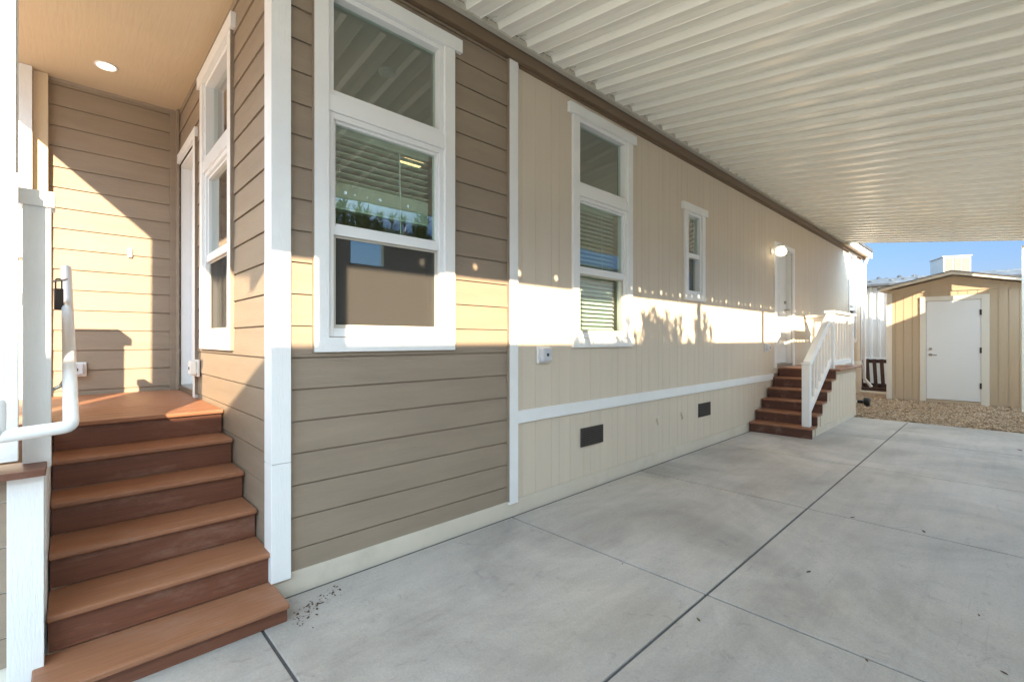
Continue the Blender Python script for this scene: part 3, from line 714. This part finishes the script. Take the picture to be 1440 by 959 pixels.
# outer beam, with the small light holes under each pan
bm_ = MB(); ZB = 3.222
bm_.box(XA0, XA1, YO - .07, YO, ZB, 3.262)
hz0, hz1 = 3.262, 3.298
bm_.box(XA0, XA1, YO, YO + .004, hz1, 3.43)
holes = []; x = 0.36 - .06
while x < 9.5:
    holes.append((x, .034)); x += .457
rr = random.Random(11)
x = 2.70
while x < 8.4:
    if all(abs(x - h_[0]) > .05 for h_ in holes): holes.append((x, .016))
    x += .1525
holes.sort(); px = XA0
for hx, hw in holes:
    bm_.box(px, hx - hw / 2, YO, YO + .004, hz0, hz1); px = hx + hw / 2
    if hw < .02: bm_.box(hx - hw / 2, hx + hw / 2, YO, YO + .004, hz0 + .016, hz1)
bm_.box(px, XA1, YO, YO + .004, hz0, hz1)
bm_.build('beam', M['alu'], aw)
MB().box(XA0 - .02, XA1 + .02, YO - .10, YO - .004, 3.375, 3.44).build('gutter', M['alu'], aw)
for xx in (XA0, XA1):
    e = MB(); s = -1 if xx == XA0 else 1
    e.prism([(YI, az(YI) - .052), (YO, az(YO) - .052), (YO, az(YO) + .03), (YI, az(YI) + .03)], xx + s * .001, xx + s * .018, 'x'); e.build('end_trim', M['alu'], aw)
for xx in (-.30, 2.115, 4.485, 6.80, 9.2, 11.4, 13.45):
    wd = .15 if xx < 0 else (.20 if xx > 13 else .075)
    MB().box(xx - wd / 2, xx + wd / 2, YO + .005, YO + .065, 0, ZB - .001).build('post', M['alu'], aw, bevel=.004)

# ------------------------------------------------------------------ shed
sd = empty('garden_shed', (14.05, .8, 0), 'tan wooden shed with a white door and low gable roof on the gravel', 'shed')
FSX = lambda X0: (lambda u, n, z: (X0 - n, u, z))
SX = 14.09; ya, yb = -.37, 1.905; yr = .775; ze = 2.54; zr = 2.80
f_ = FSX(SX)
D = (.335, 1.215, .07, 2.27)
def gz(y): return zr - (zr - ze) * abs(y - yr) / 1.13
wall = MB()
y = ya
while y < yb - .01:
    y2 = min(y + .152, yb)
    for a, b, c, d in tile(y + .004, y2 - .004, .0, 2.49, [(D[0], D[1], -.1, D[3])]): wall.box(SX - .012, SX, a, b, c + (.0 if c > 0 else .02), d)
    y = y2
for a, b, c, d in tile(ya, yb, 0, 2.49, [(D[0], D[1], -.1, D[3])]): wall.box(SX, SX + .06, a, b, c, d)
wall.prism([(ya, 2.492), (yb, 2.492), (yb, ze), (yr, zr), (ya, ze)], SX - .02, SX + .06, 'x')
wall.box(SX + .06, SX + 1.7, ya, ya + .06, 0, ze - .02).box(SX + .06, SX + 1.7, yb - .06, yb, 0, ze - .02)
wall.box(SX + 1.7, SX + 1.76, ya, yb, 0, ze - .02)
wall.build('wall', M['shed'], sd)
MB().box(SX - .026, SX - .021, ya + .09, yb - .09, 2.475, 2.505).build('gable_band', M['shed'], sd)
MB().box(SX - .032, SX + .06, yb - .085, yb + .015, .0, 2.49).build('corner_trim', M['shed_trim'], sd, bevel=.002)
MB().box(SX - .032, SX + .06, ya - .015, ya + .085, .0, 2.49).build('corner_trim', M['shed_trim'], sd, bevel=.002)
dt = MB(); dt.box(SX - .034, SX - .013, D[1], D[1] + .105, .02, D[3] + .10).box(SX - .034, SX - .013, D[0] - .125, D[0], -.01, D[3] + .10).box(SX - .034, SX - .013, D[0], D[1], D[3], D[3] + .10)
dt.build('door_trim', M['shed_trim'], sd, bevel=.002)
dr = MB().box(SX - .024, SX + .02, D[0] + .004, D[1] - .004, D[2] + .01, D[3] - .004).build('door', M['door'], sd, bevel=.003)
MB().box(SX - .03, SX + .04, D[0], D[1], -.01, D[2]).build('sill', M['shed'], sd)
for z in (.36, 1.12, 1.93):
    MB().box(SX - .040, SX - .025, D[0] - .010, D[0] + .022, z, z + .12).build('hinge', M['dark_metal'], dr)
MB().tube([(SX - .024, 1.14, 1.07), (SX - .075, 1.14, 1.07), (SX - .075, 1.03, 1.065)], .011, 10).tube([(SX - .024, 1.14, 1.07), (SX - .034, 1.14, 1.07)], .033, 16).build('handle', M['nickel'], dr)
MB().tube([(SX - .024, 1.14, 1.20), (SX - .052, 1.14, 1.20)], .03, 16).build('deadbolt', M['nickel'], dr)
rf = MB(); xo = SX - .16; xb = SX + 1.95
for s, yy in ((1, yb + .12), (-1, ya - .12)):
    zz = zr + .035 - (zr - ze) / 1.13 * abs(yy - yr)
    rf.prism([(yr, zr + .035), (yy, zz), (yy, zz + .05), (yr, zr + .085)], xo, xb, 'x')
rf.build('roof_deck', M['shed'], sd)
rk = MB()
for s, yy in ((1, yb + .14), (-1, ya - .14)):
    zz = zr + .035 - (zr - ze) / 1.13 * abs(yy - yr)
    rk.prism([(yr, zr + .030), (yy, zz - .005), (yy, zz + .062), (yr, zr + .097)], xo - .02, xo - .001, 'x')
rk.build('rake_board', M['shed_trim'], sd)
rt = MB()
for s, yy in ((1, yb + .17), (-1, ya - .17)):
    zz = zr + .035 - (zr - ze) / 1.13 * abs(yy - yr)
    rt.prism([(yr, zr + .099), (yy, zz + .053), (yy, zz + .066), (yr, zr + .115)], xo - .035, xb + .02, 'x')
rt.build('shingles', M['shingle'], sd)

# ------------------------------------------------------------------ buildings behind
nbh = empty('corrugated_building', (17, 1.5, 0), 'white corrugated metal building with a grey roof behind the shed', 'building')
cw = MB(); y = -6.0; CX = 17.0; pts = []
while y < 3.6:
    pts += [(CX, y), (CX, y + .08), (CX - .03, y + .10), (CX - .03, y + .15), (CX, y + .17)]; y += .19
n = len(pts)
for z in (.88, 2.93): cw.v += [(a, b, z) for a, b in pts]
for i in range(n - 1): cw.f.append((i, i + 1, n + i + 1, n + i))
cw.build('corrugated_wall', M['corr'], nbh)
MB().box(CX + .01, CX + 6, -6, 3.6, 0, 2.9).build('wall', M['stucco'], nbh)
MB().box(CX - .05, CX - .005, -6, 3.6, .83, .90).build('base_flashing', M['vinyl'], nbh)
rf = MB(); rf.prism([(CX - .22, 2.94), (CX - .22, 3.0), (CX + .55, 3.22), (CX + 6, 3.3), (CX + 6, 2.94)], -6.1, 3.75, 'y'); rf.build('roof', M['roof_grey'], nbh)
rr = random.Random(4)
for k in range(9):
    y = 2.9 - k * .16 + rr.uniform(-.04, .04); x = CX + rr.uniform(.1, 1.0); z = 3.06 + (x - CX) * .22
    MB().lathe((x, y, z), [(.07, 0), (.06, .03), (.03, .04 + rr.uniform(0, .03))], 'z', 8).build('roof_vent', M['roof_grey'], nbh)
ec = empty('evaporative_cooler', (17.6, 1.0, 3.2), 'white box shaped evaporative cooler standing on the far roof', 'cooler')
def rbox(c, hx, hy, z0, z1, ang):
    ca, sa = math.cos(ang), math.sin(ang); return [(c[0] + ca * a - sa * b, c[1] + sa * a + ca * b, z) for z in (z0, z1) for a, b in ((-hx, -hy), (hx, -hy), (hx, hy), (-hx, hy))]
BF = [(0, 3, 2, 1), (4, 5, 6, 7), (0, 1, 5, 4), (1, 2, 6, 5), (2, 3, 7, 6), (3, 0, 4, 7)]
cc = (18.0, 1.05); an = R(24)
MB().add(rbox(cc, .40, .30, 3.22, 3.68, an), BF).build('cabinet', M['cooler'], ec, bevel=.01)
MB().add(rbox(cc, .42, .32, 3.68, 3.71, an), BF).build('lid', M['cooler'], ec)
lv = MB(); ca, sa = math.cos(an), math.sin(an)
for k in range(3):
    for j in range(9):
        lx, ly = -.405, -.27 + k * .18; z = 3.26 + j * .045
        p = lambda a, b: (cc[0] + ca * a - sa * b, cc[1] + sa * a + ca * b)
        a0 = p(lx, ly); a1 = p(lx, ly + .15)
        lv.bar((a0[0], a0[1], z), (a1[0], a1[1], z), .012, .030)
lv.build('louvre_panel', M['louver'], ec)

pf = empty('pallet_fence', (16.4, 2.5, 0), 'dark brown slatted wooden pallet leaning against the white building', 'pallet')
MB().bar((16.62, 1.9, .80), (16.62, 3.1, .80), .05, .10).build('top_board', M['pallet'], pf)
MB().bar((16.60, 1.9, .10), (16.60, 3.1, .10), .05, .14).build('bottom_board', M['pallet'], pf)
for k in range(7):
    y = 2.02 + k * .165
    MB().bar((16.50 + .02 * (k % 2), y - .03, .02), (16.56, y + .02, .86), .085, .03, (1, 0, 0)).build('slat', M['pallet'], pf)
MB().bar((16.3, 1.8, .03), (16.3, 3.1, .03), .10, .09).build('skid', M['pallet'], pf)

# neighbour across the fence line: low home whose eave shades the lower walls
nh = empty('neighbour_house', (3, -5, 0), 'pale neighbouring home across the driveway', 'house')
NY = -1.45; NT = 3.235
wl = MB(); nf = lambda u, n, z: (u, NY + n, z)
for a, b, c, d in tile(-2.9, 13.4, 0, 2.95, [(2.9, 3.7, 1.3, 2.3), (7, 8, 1.3, 2.3)]): wl.box(a, b, NY - .36, NY - .24, c, d)
wl.box(-2.9, -2.8, -8, NY - .37, 0, 2.95).box(13.3, 13.4, -8, NY - .37, 0, 2.95).box(-2.9, 13.4, -8.1, -8, 0, 2.95)
wl.build('wall', M['stucco'], nh)
MB().prism([(NY, NT - .02), (NY, NT - .18), (NY - .4, NT - .2), (-8.3, NT - .2), (-8.3, NT), (-4.9, NT + .55)], -3.0, 13.55, 'x').build('roof', M['roof_grey'], nh)
for a, b in ((2.9, 3.7), (7, 8)):
    o = MB().box(a - .07, a, NY - .24, NY - .21, 1.23, 2.37).box(b, b + .07, NY - .24, NY - .21, 1.23, 2.37).box(a, b, NY - .24, NY - .21, 1.23, 1.3).box(a, b, NY - .24, NY - .21, 2.3, 2.37).build('window', M['vinyl'], nh)
    sheet(MB(), FY(NY - .31), a, b, 0, 1.3, 2.3).build('glass', M['glass'], o)

def oleander(x, y, h, seed, label):
    rn = random.Random(seed); t = empty('oleander_shrub', (x, y, 0), label, 'shrub', 'oleander shrubs along the far side of the driveway')
    stm = MB(); lf = MB()
    for k in range(15):
        an = rn.uniform(0, 6.28); sp = rn.uniform(.06, .40); hh = h * rn.uniform(.88, 1.0)
        pts = [Vector((x + math.cos(an) * sp * s ** 1.5, y + math.sin(an) * sp * .5 * s ** 1.5, hh * s)) for s in (0, .3, .6, .85, 1)]
        stm.tube(pts, [.012, .010, .008, .006, .003], 5)
        for m in range(80):
            s = 1 - .6 * rn.random() ** 1.6; i = min(int(s * 4), 3); p = pts[i].lerp(pts[i + 1], s * 4 - i)
            aa = rn.uniform(0, 6.28); el = rn.uniform(.25, 1.3); L_ = rn.uniform(.10, .19)
            d = Vector((math.cos(aa) * math.cos(el), math.sin(aa) * math.cos(el), math.sin(el))); sd_ = d.cross(Vector((0, 0, 1))).normalized() * .015
            lf.add([p, p + d * L_ * .45 + sd_, p + d * L_, p + d * L_ * .45 - sd_], [(0, 1, 2, 3)])
    stm.build('stem', M['bark'], t); lf.build('foliage', M['leaf'], t)
L_OL = ['short sparse oleander shrub nearest the camera', 'low rounded oleander shrub second along the row', 'tall dense oleander shrub in the middle of the row', 'tall oleander shrub with one long upright shoot',
        'oleander shrub with two leaning tops', 'narrow spiky oleander shrub', 'last low oleander shrub at the far end of the row']
for (x, h, s), lb in zip([(1.35, 3.0, 1), (1.9, 3.08, 2), (2.6, 3.32, 3), (3.1, 3.46, 4), (3.55, 3.32, 5), (4.25, 3.40, 6), (4.9, 3.0, 7)], L_OL):
    oleander(x, -1.12, h, s, lb)

# ------------------------------------------------------------------ crumbs and leaves on the concrete
def crumbs():
    mb = MB(); rn = random.Random(9)
    base = [(0, 0, 1), (.9, 0, 0), (.2, .85, 0), (-.8, .4, 0), (-.6, -.6, 0), (.4, -.8, 0)]
    fc = [(0, 1, 2), (0, 2, 3), (0, 3, 4), (0, 4, 5), (0, 5, 1)]
    spots = [(.83 + t * .28 + rn.gauss(0, .012), 2.43 + t * .17 + rn.gauss(0, .02 + .02 * (1 - t)), rn.uniform(.003, .016) * (1 if rn.random() < .35 else .5)) for t in [rn.random() ** 1.3 for _ in range(120)]]
    for (x, y, r) in spots:
        an = rn.uniform(0, 6.28); ca, sa = math.cos(an), math.sin(an)
        mb.add([(x + (ca * p[0] - sa * p[1] * .5) * r, y + (sa * p[0] + ca * p[1] * .5) * r, .0012 + p[2] * r * .4) for p in base], fc)
    return mb
tag(crumbs().build('soil_crumbs', M['debris']), kind='stuff', label='dark soil crumbs spilled on concrete beside the bottom step', cat='dirt')
def leaf(x, y, s, an, mt, label):
    mb = MB(); ca, sa = math.cos(an), math.sin(an)
    pts = [(-1, 0, .0), (-.4, .32, .12), (.4, .30, .16), (1, 0, .05), (.4, -.30, .10), (-.4, -.32, .18)]
    vs = [(x + (ca * a - sa * b) * s, y + (sa * a + ca * b) * s, .003 + c * s * .5) for a, b, c in pts]
    mb.add(vs + [(a, b, c - .0012) for a, b, c in vs], [(0, 1, 2, 3, 4, 5), (6, 7, 8, 9, 10, 11)] + [(i, (i + 1) % 6, 6 + (i + 1) % 6, 6 + i) for i in range(6)])
    tag(mb.build('fallen_leaf', M[mt]), label, 'leaf', 'leaves lying on the concrete')
leaf(2.292, 1.055, .018, .9, 'green_leaf', 'olive green curled leaf just right of the long joint')
leaf(2.52, 1.645, .009, .3, 'debris', 'tiny black crumb sitting in the cross joint')
leaf(4.49, .823, .024, -.5, 'debris', 'thin dark leaf just beyond the middle cross joint')
leaf(4.54, .405, .026, .4, 'debris', 'largest black leaf on the slab, right of the thin dark one')
leaf(3.247, .813, .020, -.4, 'debris', 'dark leaf close to the long joint, before the middle cross joint')
leaf(2.533, .414, .012, .6, 'debris', 'dark leaf touching the nearest cross joint at lower right')
leaf(3.363, .088, .011, .2, 'debris', 'small dark leaf near the right picture edge, middle of the slab')
leaf(2.857, .0, .014, 1.1, 'debris', 'brown dark leaf in the lower right corner of the picture')
leaf(8.77, -.137, .045, .5, 'debris', 'brown leaf at the far right where slab meets gravel')
